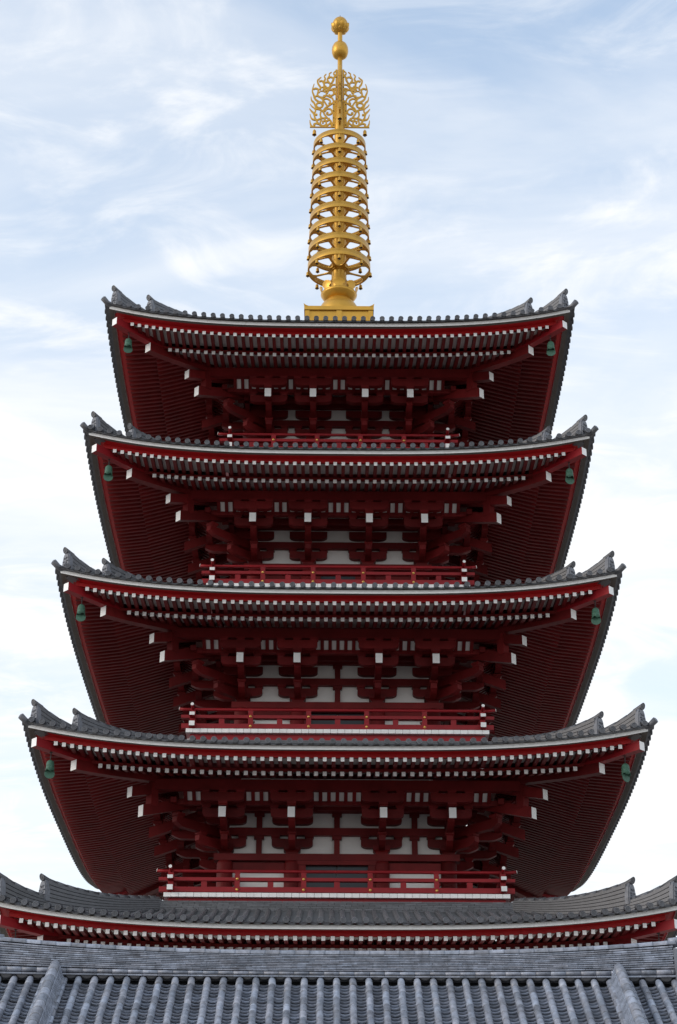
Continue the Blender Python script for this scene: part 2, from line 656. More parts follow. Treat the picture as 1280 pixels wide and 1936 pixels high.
    for i in range(9):
        r = R.w + 0.9 + (rt - R.w - 0.9) * i / 8
        z = R.zb + 0.30 * (R.rb - r) + R.lift(r, r) - 0.09
        rings.append([(-0.13, -r * q2, z - 0.15), (0.13, -r * q2, z - 0.15), (0.13, -r * q2, z + 0.15), (-0.13, -r * q2, z + 0.15)])
    hip.loft(rings, 0, False, True, 0, 1)
    hme = hip.mesh('hip_rafter', [RED, WHITE])
    fh = MB()
    rings = []
    z0 = R.zb + 0.30 * (R.rb - rt) + R.lift(rt, rt) - 0.09 + 0.15
    for i in range(7):
        t = i / 6
        r = rt - 0.5 + (R.a - 0.36 - rt + 0.5) * t
        z = z0 + 0.12 + (R.zf + 0.39 - z0 - 0.12) * t ** 1.3
        rings.append([(-0.115, -r * q2, z - 0.125), (0.115, -r * q2, z - 0.125), (0.115, -r * q2, z + 0.125), (-0.115, -r * q2, z + 0.125)])
    fh.loft(rings, 0, False, True, 0, 1)
    fme = fh.mesh('flying_hip_rafter', [REDB, WHITE])
    # hip ridges
    def strata(r0, r1, h, wd, ncourse, hin):
        def hh(r):
            return hin + (h - hin) * max(0.0, (r - r0) / (r1 - r0)) ** 1.8
        mb_ = MB()
        nn = 14
        prof = []
        for c in range(ncourse):
            zc0, zc1 = c / ncourse, (c + 1) / ncourse
            ww = wd * (1 - 0.25 * c / ncourse)
            prof += [(ww, zc0 + 0.16 / ncourse), (ww, zc1 - 0.04 / ncourse), (ww - 0.05, zc1 - 0.03 / ncourse), (ww - 0.05, zc1 + 0.10 / ncourse)]
        loop = [(u, v) for u, v in prof] + [(-u, v) for u, v in reversed(prof)]
        rg = []
        for i in range(nn + 1):
            r = r0 + (r1 - r0) * i / nn
            zs = R.ztop(r, r)
            rg.append([(u, -r * q2, zs - 0.12 + v * (hh(r) + 0.12)) for u, v in loop])
        mb_.loft(rg, 0, False, True, 0, 0)
        # the cap: round tiles laid end to end, lifting at the outer end
        ntile = max(2, int((r1 - r0) * q2 / 0.36))
        for i in range(ntile):
            pts, rr = [], []
            for t in (0.0, 1.0):
                tt = (i + t) / ntile
                r = r0 + (r1 + 0.02 - r0) * tt
                pts.append((0, -r * q2, R.ztop(r, r) + hh(r) + 0.03))
                rr.append(0.075 + 0.012 * t)
            mb_.tube(pts, rr, 12, 0)
        return mb_
    h1, h2 = 0.64, 0.84
    hin5 = 0.36
    if k == 5:
        h1, h2 = 0.66, 0.92
        hin5 = 0.2
    r1e, r2e = R.a - 0.38, R.a - 1.42
    ridge1 = strata(r2e - 0.4, r1e, h1, 0.17, 6, 0.34).mesh('outer_hip_ridge', [TILE])
    ridge2 = strata(R.ri - 0.1, r2e, h2, 0.19, 8, hin5).mesh('hip_ridge', [TILE])
    def ornament(r, h):
        mb_ = MB()
        zs = R.ztop(r, r) + h - 0.50
        h = 0.50
        y = -r * q2
        # shouldered plate with a curled relief, facing outwards
        outl = [(-0.17, -0.10), (0.17, -0.10), (0.18, 0.08), (0.165, 0.22), (0.13, h - 0.10), (0.08, h), (-0.08, h), (-0.13, h - 0.10), (-0.165, 0.22), (-0.18, 0.08)]
        def fr(a_, b_, t):
            return (a_, y + t, zs + b_)
        mb_.prism(outl, fr, 0.03, -0.09)
        inner = [(a_ * 0.86, b_ * 0.9 + 0.01) for a_, b_ in outl]
        mb_.prism(inner, fr, -0.089, -0.12)
        for sx in (-1, 1):
            for cx, cz, rr in ((0.08, 0.04, 0.06), (0.07, 0.19, 0.05), (0.045, 0.31, 0.035)):
                pts = []
                for i in range(12):
                    an = i / 11 * 1.6 * PI + 0.4
                    q = rr * (1 - 0.5 * i / 11)
                    pts.append((sx * (cx + q * math.cos(an)), y - 0.125, zs + cz + q * math.sin(an)))
                mb_.tube(pts, [0.020 - 0.009 * i / 11 for i in range(12)], 6, 0)
        for i in range(5):
            an = PI * i / 4
            mb_.tube([(0, y - 0.12, zs + 0.11), (0.05 * math.cos(an), y - 0.145, zs + 0.11 + 0.06 * math.sin(an))], [0.03, 0.016], 6, 0)
        return mb_
    def end_tile(r, h):
        """round tile that juts out above the ornament, tipped up"""
        mb_ = MB()
        zs = R.ztop(r, r) + h + 0.05
        y = -r * q2
        n = 16
        prof = [(0.085, 0.12, -0.05), (0.09, 0.0, -0.02), (0.098, -0.17, 0.035), (0.10, -0.19, 0.04), (0.085, -0.195, 0.042), (0.077, -0.182, 0.038), (0.035, -0.182, 0.038), (0.026, -0.195, 0.042)]
        rg = []
        for rad, dy, dz in prof:
            rg.append([(rad * math.cos(2 * PI * j / n), y + dy - 0.35 * rad * math.sin(2 * PI * j / n) * (1 if dy < -0.15 else 0.3), zs + dz + rad * math.sin(2 * PI * j / n)) for j in range(n)])
        b_ = [mb_.add(q) for q in rg]
        for i in range(len(rg) - 1):
            for j in range(n):
                kk = (j + 1) % n
                mb_.face((b_[i] + j, b_[i] + kk, b_[i + 1] + kk, b_[i + 1] + j), 0, i < 2)
        mb_.face([b_[-1] + j for j in range(n)], 0)
        return mb_
    o1 = ornament(r1e, h1 + 0.02).mesh('ridge_end_ornament', [ORN])
    o2 = ornament(r2e, h2 + 0.02).mesh('ridge_end_ornament', [ORN])
    e1 = end_tile(r1e - 0.02, h1).mesh('ridge_end_tile', [TILE])
    e2 = end_tile(r2e - 0.02, h2).mesh('ridge_end_tile', [TILE])
    # the corner tile at the very tip and the upright block under it
    ct = MB()
    zs = R.ztop(R.a, R.a)
    ct.tube([(0, -(R.a - 0.45) * q2, R.ztop(R.a - .45, R.a - .45) + 0.05), (0, -(R.a - 0.12) * q2, zs - 0.02), (0, -R.a * q2 - 0.02, zs + 0.09)], [0.088, 0.09, 0.096], 16, 0)
    ct.tube([(0, -R.a * q2 - 0.018, zs + 0.089), (0, -R.a * q2 - 0.034, zs + 0.097)], [0.07, 0.066], 16, 0)
    ctm = ct.mesh('corner_tile', [TILE])
    for s in range(4):
        rz = s * PI / 2 + PI / 4
        for nm, me in (('hip_rafter', hme), ('flying_hip_rafter', fme), ('outer_hip_ridge', ridge1), ('hip_ridge', ridge2),
                       ('ridge_end_ornament', o1), ('ridge_end_ornament', o2), ('ridge_end_tile', e1), ('ridge_end_tile', e2), ('corner_tile', ctm)):
            put(nm, me, roof, rz=rz)
    # purlin and the apron of flat tiles at the top
    for s in range(4):
        b = MB()
        R.sweep(b, [(R.rp + 0.11, lambda x: ZB[k] + 1.36), (R.rp + 0.11, lambda x: ZB[k] + 1.68), (R.rp - 0.11, lambda x: ZB[k] + 1.68), (R.rp - 0.11, lambda x: ZB[k] + 1.36)], [0] * 4, 2)
        b.build('eave_purlin', RED, roof, rz=s * PI / 2)
    if k < 5:
        for s in range(4):
            for c in range(7):
                b = MB()
                rr = R.ri + 0.08 - 0.012 * c
                z0 = R.zi - 0.06 + 0.055 * c
                b.hexa([(-rr, -rr, z0), (rr, -rr, z0), (rr - 0.25, -rr + 0.25, z0), (-rr + 0.25, -rr + 0.25, z0),
                        (-rr, -rr, z0 + 0.046), (rr, -rr, z0 + 0.046), (rr - 0.25, -rr + 0.25, z0 + 0.05), (-rr + 0.25, -rr + 0.25, z0 + 0.05)])
                if k == 1 and s == 0:
                    # the visible apron: single flat tiles, some paler than others
                    b = MB()
                    x = -rr + (c % 2) * 0.17
                    while x < rr - 0.02:
                        x1 = min(x + 0.335, rr)
                        dy = random.uniform(-0.006, 0.006)
                        b.box(x + 0.004, x1, -rr + dy, -rr + 0.25, z0, z0 + 0.046)
                        x += 0.34
                b.build('apron_course', TILE, roof, rz=s * PI / 2)
    return R


ROOFS = {k: build_roof(k) for k in (1, 2, 3, 4, 5)}


# ------------------------------------------------------------------ bracket pieces (side-local: x along the wall, -y outwards)
def arm_profile(half, h, flat=0.0):
    """outline of a bracket arm in (along, up): flat top, undersides curving up to square noses"""
    pts = [(-half, h), (-half, h * 0.42)]
    for i in range(1, 6):
        t = i / 6
        pts.append((-half + 0.25 * (1 - math.cos(t * PI / 2)) , h * 0.42 * (1 - math.sin(t * PI / 2))))
    pts.append((-half + 0.27, 0.0))
    pts = pts + [(-a_, b_) for a_, b_ in reversed(pts)]
    return pts[::-1]


def arm_lat(half=0.63, h=0.27, d=0.10):
    mb = MB()
    mb.prism(arm_profile(half, h), lambda a_, b_, t: (a_, t, b_), d, -d)
    return mb


def arm_out(ln, h=0.28, wd=0.10):
    """arm that runs outwards from the wall, nose curved underneath"""
    mb = MB()
    pr = [(-0.15, 0.0), (ln - 0.40, 0.0)]
    for i in range(1, 6):
        t = i / 6
        pr.append((ln - 0.36 + 0.36 * t, h * 0.45 * (1 - math.cos(t * PI / 2))))
    pr += [(ln, h * 0.45), (ln, h), (-0.15, h)]
    mb.prism(pr, lambda a_, b_, t: (t, -a_, b_), -wd, wd)
    return mb


def block(wd, h):
    """bearing block: square top, lower third drawn in"""
    mb = MB()
    rings = []
    for f, z in ((0.68, 0.0), (0.74, h * 0.2), (1.0, h * 0.45), (1.0, h)):
        q = wd * f
        rings.append([(-q, -q, z), (q, -q, z), (q, q, z), (-q, q, z)])
    mb.loft(rings, 0, False, True, 0, 0)
    return mb


def tail(ln, wd, hh, slope, name):
    """sloping tail rafter; tip (white) at y=0, running inwards and upwards"""
    mb = MB()
    rings = []
    for t in (ln, 0.0):
        z = t * slope
        rings.append([(-wd, t, z - hh), (wd, t, z - hh), (wd, t, z + hh), (-wd, t, z + hh)])
    mb.loft(rings, 0, False, True, 0, 1)
    return mb.mesh(name, [RED, WHITE])


PIECES = {
    'bearing_block': block(0.26, 0.25), 'small_block': block(0.135, 0.125),
    'lat': arm_lat(), 'outA': arm_out(0.92), 'outB': arm_out(1.66, 0.27),
}
PME = {n: mb.mesh(n, [RED]) for n, mb in PIECES.items()}
TAIL_ME = tail(2.7, 0.108, 0.158, 0.36, 'tail_rafter')


def bracket_pieces(w, half):
    """(name, mesh key, x, r, z above head beam)"""
    e = min(half, 0.52)
    sc = half / 0.63
    L_ = [('bearing_block', 'bearing_block', 0, w, 0.0, 1)]
    L_ += [('bracket_arm', 'lat', 0, w + 0.02, 0.21, sc), ('bracket_arm', 'lat', 0, w + 0.02, 0.94, sc)]
    L_ += [('bracket_arm', 'lat', 0, w + 1.50, 0.70, sc), ('bracket_arm', 'lat', 0, w + 2.10, 1.02, sc)]
    L_ += [('bracket_arm', 'outA', 0, w, 0.09, 1), ('bracket_arm', 'outB', 0, w, 0.47, 1)]
    for dx in (-e, 0, e):
        L_.append(('small_block', 'small_block', dx, w + 0.02, 0.48, 1))
        L_.append(('small_block', 'small_block', dx, w + 1.50, 0.97, 1))
        L_.append(('small_block', 'small_block', dx, w + 2.10, 1.27, 1))
    L_.append(('small_block', 'small_block', 0, w + 0.78, 0.37, 1))
    L_.append(('small_block', 'small_block', 0, w + 2.10, 0.885, 1))
    return L_


def add_piece(mb, src, x, r, z, sx=1.0):
    i = mb.add([(x + p[0] * sx, -r + p[1], z + p[2]) for p in src.v])
    for f, m, sm in zip(src.f, src.m, src.sm):
        mb.face([i + q for q in f], m, sm)


def build_brackets(k):
    w, zb = WL[k], ZB[k]
    gap = CI[k] * 2
    half = min(0.63, gap / 2 - 0.14, (w - CI[k]) / 2 - 0.10)
    pcs = bracket_pieces(w, half)
    for c in (-w, -CI[k], CI[k], w):
        st = empty('bracket_set', pagoda, (c, 0, zb))
        for nm, key, x, r, z, sx in pcs:
            o = put(nm, PME[key], st, (x, -r, z))
            o.scale = (sx, 1, 1)
        put('tail_rafter', TAIL_ME, st, (0, -(w + 2.36), 0.64))
    for s_ in (1, 3):
        rz = s_ * PI / 2
        cs, sn = math.cos(rz), math.sin(rz)
        for c in (-w, -CI[k], CI[k], w):
            st = empty('bracket_set', pagoda, (c * cs, c * sn, zb), rz)
            blk = MB()
            for nm, key, x, r, z, sx in pcs:
                if nm == 'small_block':
                    add_piece(blk, PIECES[key], x, r, z, sx)
                    continue
                o = put(nm, PME[key], st, (x, -r, z))
                o.scale = (sx, 1, 1)
            stuff(blk.build('small_blocks', RED, st))
            put('tail_rafter', TAIL_ME, st, (0, -(w + 2.36), 0.64))
    # corner: diagonal arms and the two long tails with white ends
    q2 = math.sqrt(2)
    for s in (0, 3):
        cb = empty('corner_bracket', pagoda, (0, 0, zb), s * PI / 2 + PI / 4)
        d0 = w * q2
        for ln, z in ((1.16, 0.09), (2.08, 0.47)):
            mb = arm_out(ln, 0.28, 0.10)
            mb.build('bracket_arm', RED, cb, (0, -d0, z))
        for dd, z, sz in ((1.0, 0.37, 1), (1.92, 0.75, 1.05)):
            put('small_block', PME['small_block'], cb, (0, -(d0 + dd), z)).scale = (sz, sz, sz)
        mb = MB()
        put('tail_rafter', tail(3.6, 0.11, 0.17, 0.345, 'tail_rafter'), cb, (0, -(w + 2.40) * q2, 0.63))
        put('tail_rafter', tail(2.2, 0.11, 0.155, 0.33, 'tail_rafter'), cb, (0, -(w + 2.72) * q2, 1.10))
        mb.box(-0.13, 0.13, -(w + 2.20) * q2, -(w + 2.02) * q2, 0.86, 1.55)
        mb.build('corner_post_block', RED, cb)
    # through beams that tie the sets together, and the ribbed white cove below the purlin
    for s in range(4):
        b = MB()
        for nb_, (r, z0, z1, d) in enumerate(((w + 0.02, 0.60, 0.83, 0.085), (w + 0.02, 1.33, 1.55, 0.085), (w + 0.78, 1.16, 1.34, 0.08), (w + 1.50, 1.09, 1.26, 0.09))):
            b = MB()
            b.box(-r - 0.3, r + 0.3, -r - d, -r + d, z0, z1 + 0.0015 * (s % 2))
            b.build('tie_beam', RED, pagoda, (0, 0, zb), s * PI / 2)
        b = MB()
        r0, r1 = w + 1.56, w + 2.02
        xe = w + 1.2
        b.poly([(-xe, -r0, 1.20), (xe, -r0, 1.20), (xe, -r1, 1.46), (-xe, -r1, 1.46)])
        cove = b.build('cove_panel', PLASTER, pagoda, (0, 0, zb), s * PI / 2)
        rall = MB()
        nrib = int(round((2 * w + 3.8) / 0.25))
        for i in range(nrib + 1):
            x = -(w + 1.9) + (2 * w + 3.8) * i / nrib
            if abs(x) > w + 1.25:
                continue
            rb_ = MB() if s == 0 else rall
            rb_.hexa([(x - 0.055, -r0, 1.13), (x + 0.055, -r0, 1.13), (x + 0.055, -r1, 1.38), (x - 0.055, -r1, 1.38),
                      (x - 0.055, -r0, 1.25), (x + 0.055, -r0, 1.25), (x + 0.055, -r1, 1.52), (x - 0.055, -r1, 1.52)])
            if s == 0:
                rb_.build('cove_rib', RED, cove)
        if s:
            stuff(rall.build('side_cove_ribs', RED, cove))


for k in (2, 3, 4, 5):
    build_brackets(k)


# ------------------------------------------------------------------ walls of the storeys
def build_wall(k):
    w, zb = WL[k], ZB[k]
    zfl = (BALL[k] - 0.80) if k > 1 else 9.0
    mb = MB()
    rw = w - 0.10
    mb.box(-rw, rw, -rw, rw, zfl - 0.1, zb + 1.62)
    # roof space behind the brackets
    mb.box(-rw + 0.3, rw - 0.3, -rw + 0.3, rw - 0.3, zb + 1.6, ZF[k] + 1.2)
    wall = mb.build('storey_wall', PLASTER, pagoda)
    for s in range(4 if k > 1 else 1):
        rz = s * PI / 2
        b = MB()
        e_ = 0.34 if s % 2 == 0 else 0.165
        b.box(-w - e_, w + e_, -w - 0.17, -w + 0.17, zb - 0.21, zb - 0.002 * (s % 2))
        b.build('head_beam', RED, wall, rz=rz)
        for c in (-w, -CI[k], CI[k], w):
            if s > 0 and c == w:
                continue
            if s == 3 and c == -w:
                pass
            b = MB()
            b.lathe([(0.245, zfl - 0.05), (0.245, zb - 0.30), (0.225, zb - 0.215)], 24, (0, 0, 0), cap1=0)
            b.build('column', RED, wall, (c * math.cos(rz) + w * math.sin(rz), c * math.sin(rz) - w * math.cos(rz), 0))
        # struts between the head beam and the tie beams
        mids = [0.0] if k in (2, 3) else []
        if k == 2:
            mids += [-(w + CI[k]) / 2, (w + CI[k]) / 2]
        for x in mids:
            for z0, z1 in ((0.0, 0.49), (0.835, 1.22)):
                b = MB()
                b.box(x - 0.088, x + 0.088, -w - 0.04, -w + 0.11, zb + z0, zb + z1)
                b.box(x - 0.15, x + 0.15, -w - 0.07, -w + 0.11, zb + z1, zb + z1 + 0.11)
                b.build('strut', RED, wall, rz=rz)
        # lintel band, door frame, door leaves
        b = MB()
        for x0, x1 in ((-w + 0.2, -CI[k] - 0.2), (CI[k] + 0.2, w - 0.2)):
            b = MB()
            b.box(x0, x1, -w - 0.02, -w + 0.12, zb - 0.52, zb - 0.24)
            b.build('lintel_panel', RED, wall, rz=rz)
        b = MB()
        ci = CI[k]
        b.box(-ci, ci, -w - 0.17, -w + 0.12, zb - 0.34, zb - 0.216)
        b.build('door_head', RED, wall, rz=rz)
        for sx in (-1, 1):
            xa, xb = sorted((sx * (ci - 0.42), sx * (ci - 0.20)))
            b = MB()
            b.box(xa, xb, -w - 0.15, -w + 0.12, zfl, zb - 0.342)
            b.build('door_jamb', RED, wall, rz=rz)
        for sx in (-1, 1):
            xa, xb = sorted((sx * 0.012, sx * (ci - 0.418)))
            b = MB()
            b.box(xa, xb, -w + 0.0, -w + 0.12, zfl, zb - 0.345)
            for zz_ in (zfl + 0.25, zb - 0.55):
                b.box(xa + 0.04, xb - 0.04, -w - 0.025, -w + 0.01, zz_, zz_ + 0.07)
            b.build('door_leaf', DOOR, wall, rz=rz)
        # small carved noses beside the columns at rail height
        for c in (-w, -ci, ci, w):
            b = MB()
            sx = 1 if c < 0 else -1
            if abs(c) != w:
                sx = -sx
            pr = [(0.25, 0.0), (0.34, -0.05), (0.41, 0.0), (0.38, 0.07), (0.42, 0.13), (0.33, 0.14), (0.25, 0.18)]
            if abs(c) == w and k in (2, 3):
                b.prism([(c + sx * a_, b_) for a_, b_ in pr], lambda a_, b_, t: (a_, t, zfl + 0.66 + b_), -w - 0.14, -w - 0.04)
                b.build('column_nose', RED, wall, rz=rz)


for k in (1, 2, 3, 4, 5):
    build_wall(k)


# ------------------------------------------------------------------ balconies
def build_balcony(k):
    br, zfl = BR[k], BALL[k] - 0.80
    rp = br + 0.19
    base = MB()
    base.box(-br - 0.06, br + 0.06, -br - 0.06, br + 0.06, zfl - 0.42, zfl - 0.135)
    bal = base.build('balcony', REDB, pagoda)
    bal['label'] = {2: 'lowest red balcony', 3: 'second red balcony from below', 4: 'third red balcony from below', 5: 'topmost red balcony, half hidden by the roof'}[k]
    fl = MB()
    fl.box(-br + 0.1, br - 0.1, -br + 0.1, br - 0.1, zfl - 0.12, zfl - 0.005)
    fl.build('floor', REDB, bal)
    n = int(round(2 * rp / 0.222))
    pw = 2 * rp / n
    pm = MB()
    pm.box(-pw / 2 + 0.0045, pw / 2 - 0.0045, 0.0, 0.6, -0.125, 0.0, 0)
    pme = pm.mesh('floor_plank', [WHITE])
    for s in (0, 1, 3):
        allp = MB()
        for i in range(n):
            x = -rp + pw * (i + 0.5)
            if s == 0:
                put('floor_plank', pme, bal, (x, -rp + random.uniform(-.004, .004), zfl))
            elif abs(x) < rp - 0.7:
                add_piece(allp, pm, x, rp, zfl)
        if s:
            stuff(allp.build('side_floor_planks', WHITE, bal, rz=s * PI / 2))
    for s in range(4):
        rz = s * PI / 2
        b = MB()
        b.box(-br - 0.34, br + 0.34, -br - 0.085, -br + 0.085, zfl + 0.05, zfl + 0.20, 0, [0, 0, 0, 1, 0, 1])
        b.build('bottom_rail', [REDB, WHITE], bal, rz=rz)
        b = MB()
        b.box(-br - 0.36, br + 0.36, -br - 0.08, -br + 0.08, zfl + 0.385, zfl + 0.485, 0, [0, 0, 0, 1, 0, 1])
        b.build('middle_rail', [REDB, WHITE], bal, rz=rz)
        b = MB()
        b.tube([(-br - 0.42, -br, zfl + 0.70), (-br - 0.2, -br, zfl + 0.685), (br + 0.2, -br, zfl + 0.685), (br + 0.42, -br, zfl + 0.715)], 0.048, 12)
        for sx in (-1, 1):
            b.tube([(sx * (br + 0.415), -br, zfl + 0.714), (sx * (br + 0.43), -br, zfl + 0.717)], 0.052, 12, 1)
        b.build('top_rail', [REDB, WHITE], bal, rz=rz)
        for i in range(1, 5):
            x = -br + 2 * br * i / 5
            b = MB()
            b.box(x - 0.075, x + 0.075, -br - 0.092, -br + 0.075, zfl + 0.01, zfl + 0.56)
            b.hexa([(x - 0.055, -br - 0.05, zfl + 0.56), (x + 0.055, -br - 0.05, zfl + 0.56), (x + 0.055, -br + 0.045, zfl + 0.56), (x - 0.055, -br + 0.045, zfl + 0.56),
                    (x - 0.085, -br - 0.055, zfl + 0.645), (x + 0.085, -br - 0.055, zfl + 0.645), (x + 0.085, -br + 0.05, zfl + 0.645), (x - 0.085, -br + 0.05, zfl + 0.645)])
            b.build('rail_post', REDB, bal, rz=rz)
            if s == 0:
                for z in (0.12, 0.435):
                    b = MB()
                    b.lathe([(0.046, 0.0), (0.042, 0.022), (0.028, 0.04), (0.008, 0.048)], 14, cap1=0)
                    o = b.build('nail_cover', BRASS, bal, (x, -br - 0.092, zfl + z))
                    o.rotation_euler = (PI / 2, 0, 0)
        for i in range(5):
            x = -br + 2 * br * (i + 0.5) / 5
            b = MB()
            b.box(x - 0.085, x + 0.085, -br - 0.045, -br + 0.04, zfl + 0.174, zfl + 0.386)
            b.build('rail_strut', REDB, bal, rz=rz)
        # corner post with white collars and a white ball
        b = MB()
        c = -br
        b.box(c - 0.082, c + 0.082, c - 0.082, c + 0.082, zfl, zfl + 0.66, 0)
        b.build('corner_post', [REDB], bal, rz=rz)


for k in (2, 3, 4, 5):
    build_balcony(k)

# podium and lower body behind the hall
b = MB()
b.box(-13, 13, -13, 13, 0, 5.0)
b.box(-12.4, 12.4, -12.4, 12.4, 5.0, 5.35)
b.build('podium', STONE, pagoda)
b = MB()
b.box(-3.7, 3.7, -3.7, 3.7, 5.35, 9.0)
b.build('ground_storey_wall', PLASTER, pagoda)


# ------------------------------------------------------------------ spire
spire = empty('spire', pagoda, (0, 0, 0))
spire['label'] = 'gold spire of nine rings, flame plates and jewels'
b = MB()
h = 1.28
b.box(-h + 0.07, h - 0.07, -h + 0.07, h - 0.07, 37.3, 38.14)
for s in range(4):
    cs, sn = math.cos(s * PI / 2), math.sin(s * PI / 2)
    def rot(p):
        return (p[0] * cs - p[1] * sn, p[0] * sn + p[1] * cs, p[2])
    for x0, x1 in ((-h + 0.036, -h + 0.20), (-0.10, 0.10), (h - 0.20, h - 0.036)):
        i = len(b.v)
        b.box(x0, x1, -h + 0.03, -h + 0.09, 37.3, 38.13)
        b.v[i:] = [rot(p) for p in b.v[i:]]
    i = len(b.v)
    b.box(-h + 0.2, h - 0.2, -h + 0.045, -h + 0.085, 37.3, 37.93 - 0.12)
    b.v[i:] = [rot(p) for p in b.v[i:]]
b.build('spire_base_box', GOLD, spire)
b = MB()
b.box(-h, h, -h, h, 38.142, 38.30)
for sx in (-1, 1):
    for sy in (-1, 1):
        b.hexa([(sx * h, sy * h, 38.29), (sx * (h - 0.17), sy * h, 38.29), (sx * (h - 0.17), sy * (h - 0.17), 38.29), (sx * h, sy * (h - 0.17), 38.29),
                (sx * (h + 0.02), sy * (h + 0.02), 38.40), (sx * (h - 0.05), sy * h, 38.35), (sx * (h - 0.15), sy * (h - 0.15), 38.31), (sx * h, sy * (h - 0.05), 38.35)])
b.build('box_cornice', GOLD, spire)
b = MB()
b.lathe([(0.72, 38.30), (0.79, 38.46), (0.805, 38.62), (0.79, 38.78), (0.74, 38.93), (0.66, 39.08), (0.56, 39.21), (0.46, 39.31), (0.36, 39.37)], 40)
b.build('dome', GOLD, spire)
b = MB()
b.lathe([(0.40, 39.30), (0.47, 39.33), (0.56, 39.40), (0.64, 39.52), (0.685, 39.60), (0.66, 39.61), (0.60, 39.50), (0.28, 39.40)], 40)
b.build('lotus_cup', GOLD, spire)
for i in range(8):
    b = MB()
    an0 = i * PI / 4 - PI / 2
    rows = []
    for j in range(9):
        t = j / 8
        half = (0.24, 0.15, 0.125, 0.15, 0.205, 0.215, 0.20, 0.155, 0.03)[j]
        rr = 0.66 + 0.035 * t + 0.10 * max(0, t - 0.5) ** 1.3
        z = 39.57 + 0.36 * t
        rows.append([(rr * math.cos(an0 + half / 0.66 * u), rr * math.sin(an0 + half / 0.66 * u), z) for u in (-1, -0.6, -0.2, 0.2, 0.6, 1)])
    inner = [[(p[0] * 0.95, p[1] * 0.95, p[2]) for p in r] for r in rows]
    b.loft(rows, 0, True, False)
    b.loft([list(reversed(r)) for r in inner], 0, True, False)
    edge = [r[0] for r in rows] + rows[-1] + [r[-1] for r in reversed(rows)]
    edgi = [r[0] for r in inner] + inner[-1] + [r[-1] for r in reversed(inner)]
    b.loft([edge, edgi], 0, False, False)
    b.build('lotus_petal', GOLD, spire)
b = MB()
b.lathe([(0.29, 39.3), (0.285, 40.5), (0.27, 42.0), (0.245, 44.5), (0.215, 46.4), (0.198, 47.5), (0.165, 48.72), (0.13, 48.75), (0.098, 48.78), (0.095, 52.3)], 28)
b.build('shaft', GOLD, spire)
RINGS = [(1.03 + 0.163 * i / 8, z) for i, z in enumerate((46.52, 45.84, 45.13, 44.44, 43.73, 43.01, 42.30, 41.55, 40.81))]
small_bells = []
for i, (r, z) in enumerate(RINGS):
    hb = 0.115 + 0.02 * i / 8
    b = MB()
    b.lathe([(r, -hb), (r, hb), (r - 0.022, hb), (r - 0.022, hb - 0.01), (r - 0.03, -hb + 0.05), (r - 0.05, -hb + 0.045), (r - 0.05, -hb), (r, -hb)], 64, (0, 0, z))
    # flat openwork wheel inside the band: eight rounded openings
    zs0, zs1 = z - hb + 0.012, z - hb + 0.045
    rh, ro = 0.31, r - 0.024
    nseg = 16
    for s in range(8):
        a0 = s * PI / 4
        rm, am = (rh + ro) / 2 + 0.02, a0
        hole, outer = [], []
        for q in range(nseg):
            th = 2 * PI * q / nseg
            c_, s_ = math.cos(th), math.sin(th)
            sup = (abs(c_) ** 3.2 + abs(s_) ** 3.2) ** (-1 / 3.2)
            rr = rm + (ro - rh) / 2 * 0.86 * c_ * sup
            aa = am + (PI / 8) * 0.90 * s_ * sup * (1.0 if rr > rm else 0.94)
            hole.append((rr, aa))
            sq = 1 / max(abs(c_), abs(s_))
            outer.append((rm + (ro - rm if c_ > 0 else rm - rh) * c_ * sq, am + PI / 8 * s_ * sq))
        def pol(p, zz_):
            return (p[0] * math.cos(p[1]), p[0] * math.sin(p[1]), zz_)
        b.loft([[pol(p, zs0) for p in outer], [pol(p, zs0) for p in hole], [pol(p, zs1) for p in hole], [pol(p, zs1) for p in outer]], 0, False, True)
    b.lathe([(rh + 0.03, zs0 - 0.05), (rh + 0.03, zs1 + 0.05), (0.2, zs1 + 0.05)], 32)
    b.lathe([(0.2, zs0 - 0.05), (rh + 0.03, zs0 - 0.05)], 32)
    b.build('spire_ring', GOLD, spire)
    for s in range(8):
        an = s * PI / 4 - PI / 2
        small_bells.append(((r - 0.01) * math.cos(an), (r - 0.01) * math.sin(an), z - hb - 0.005, (i, s)))

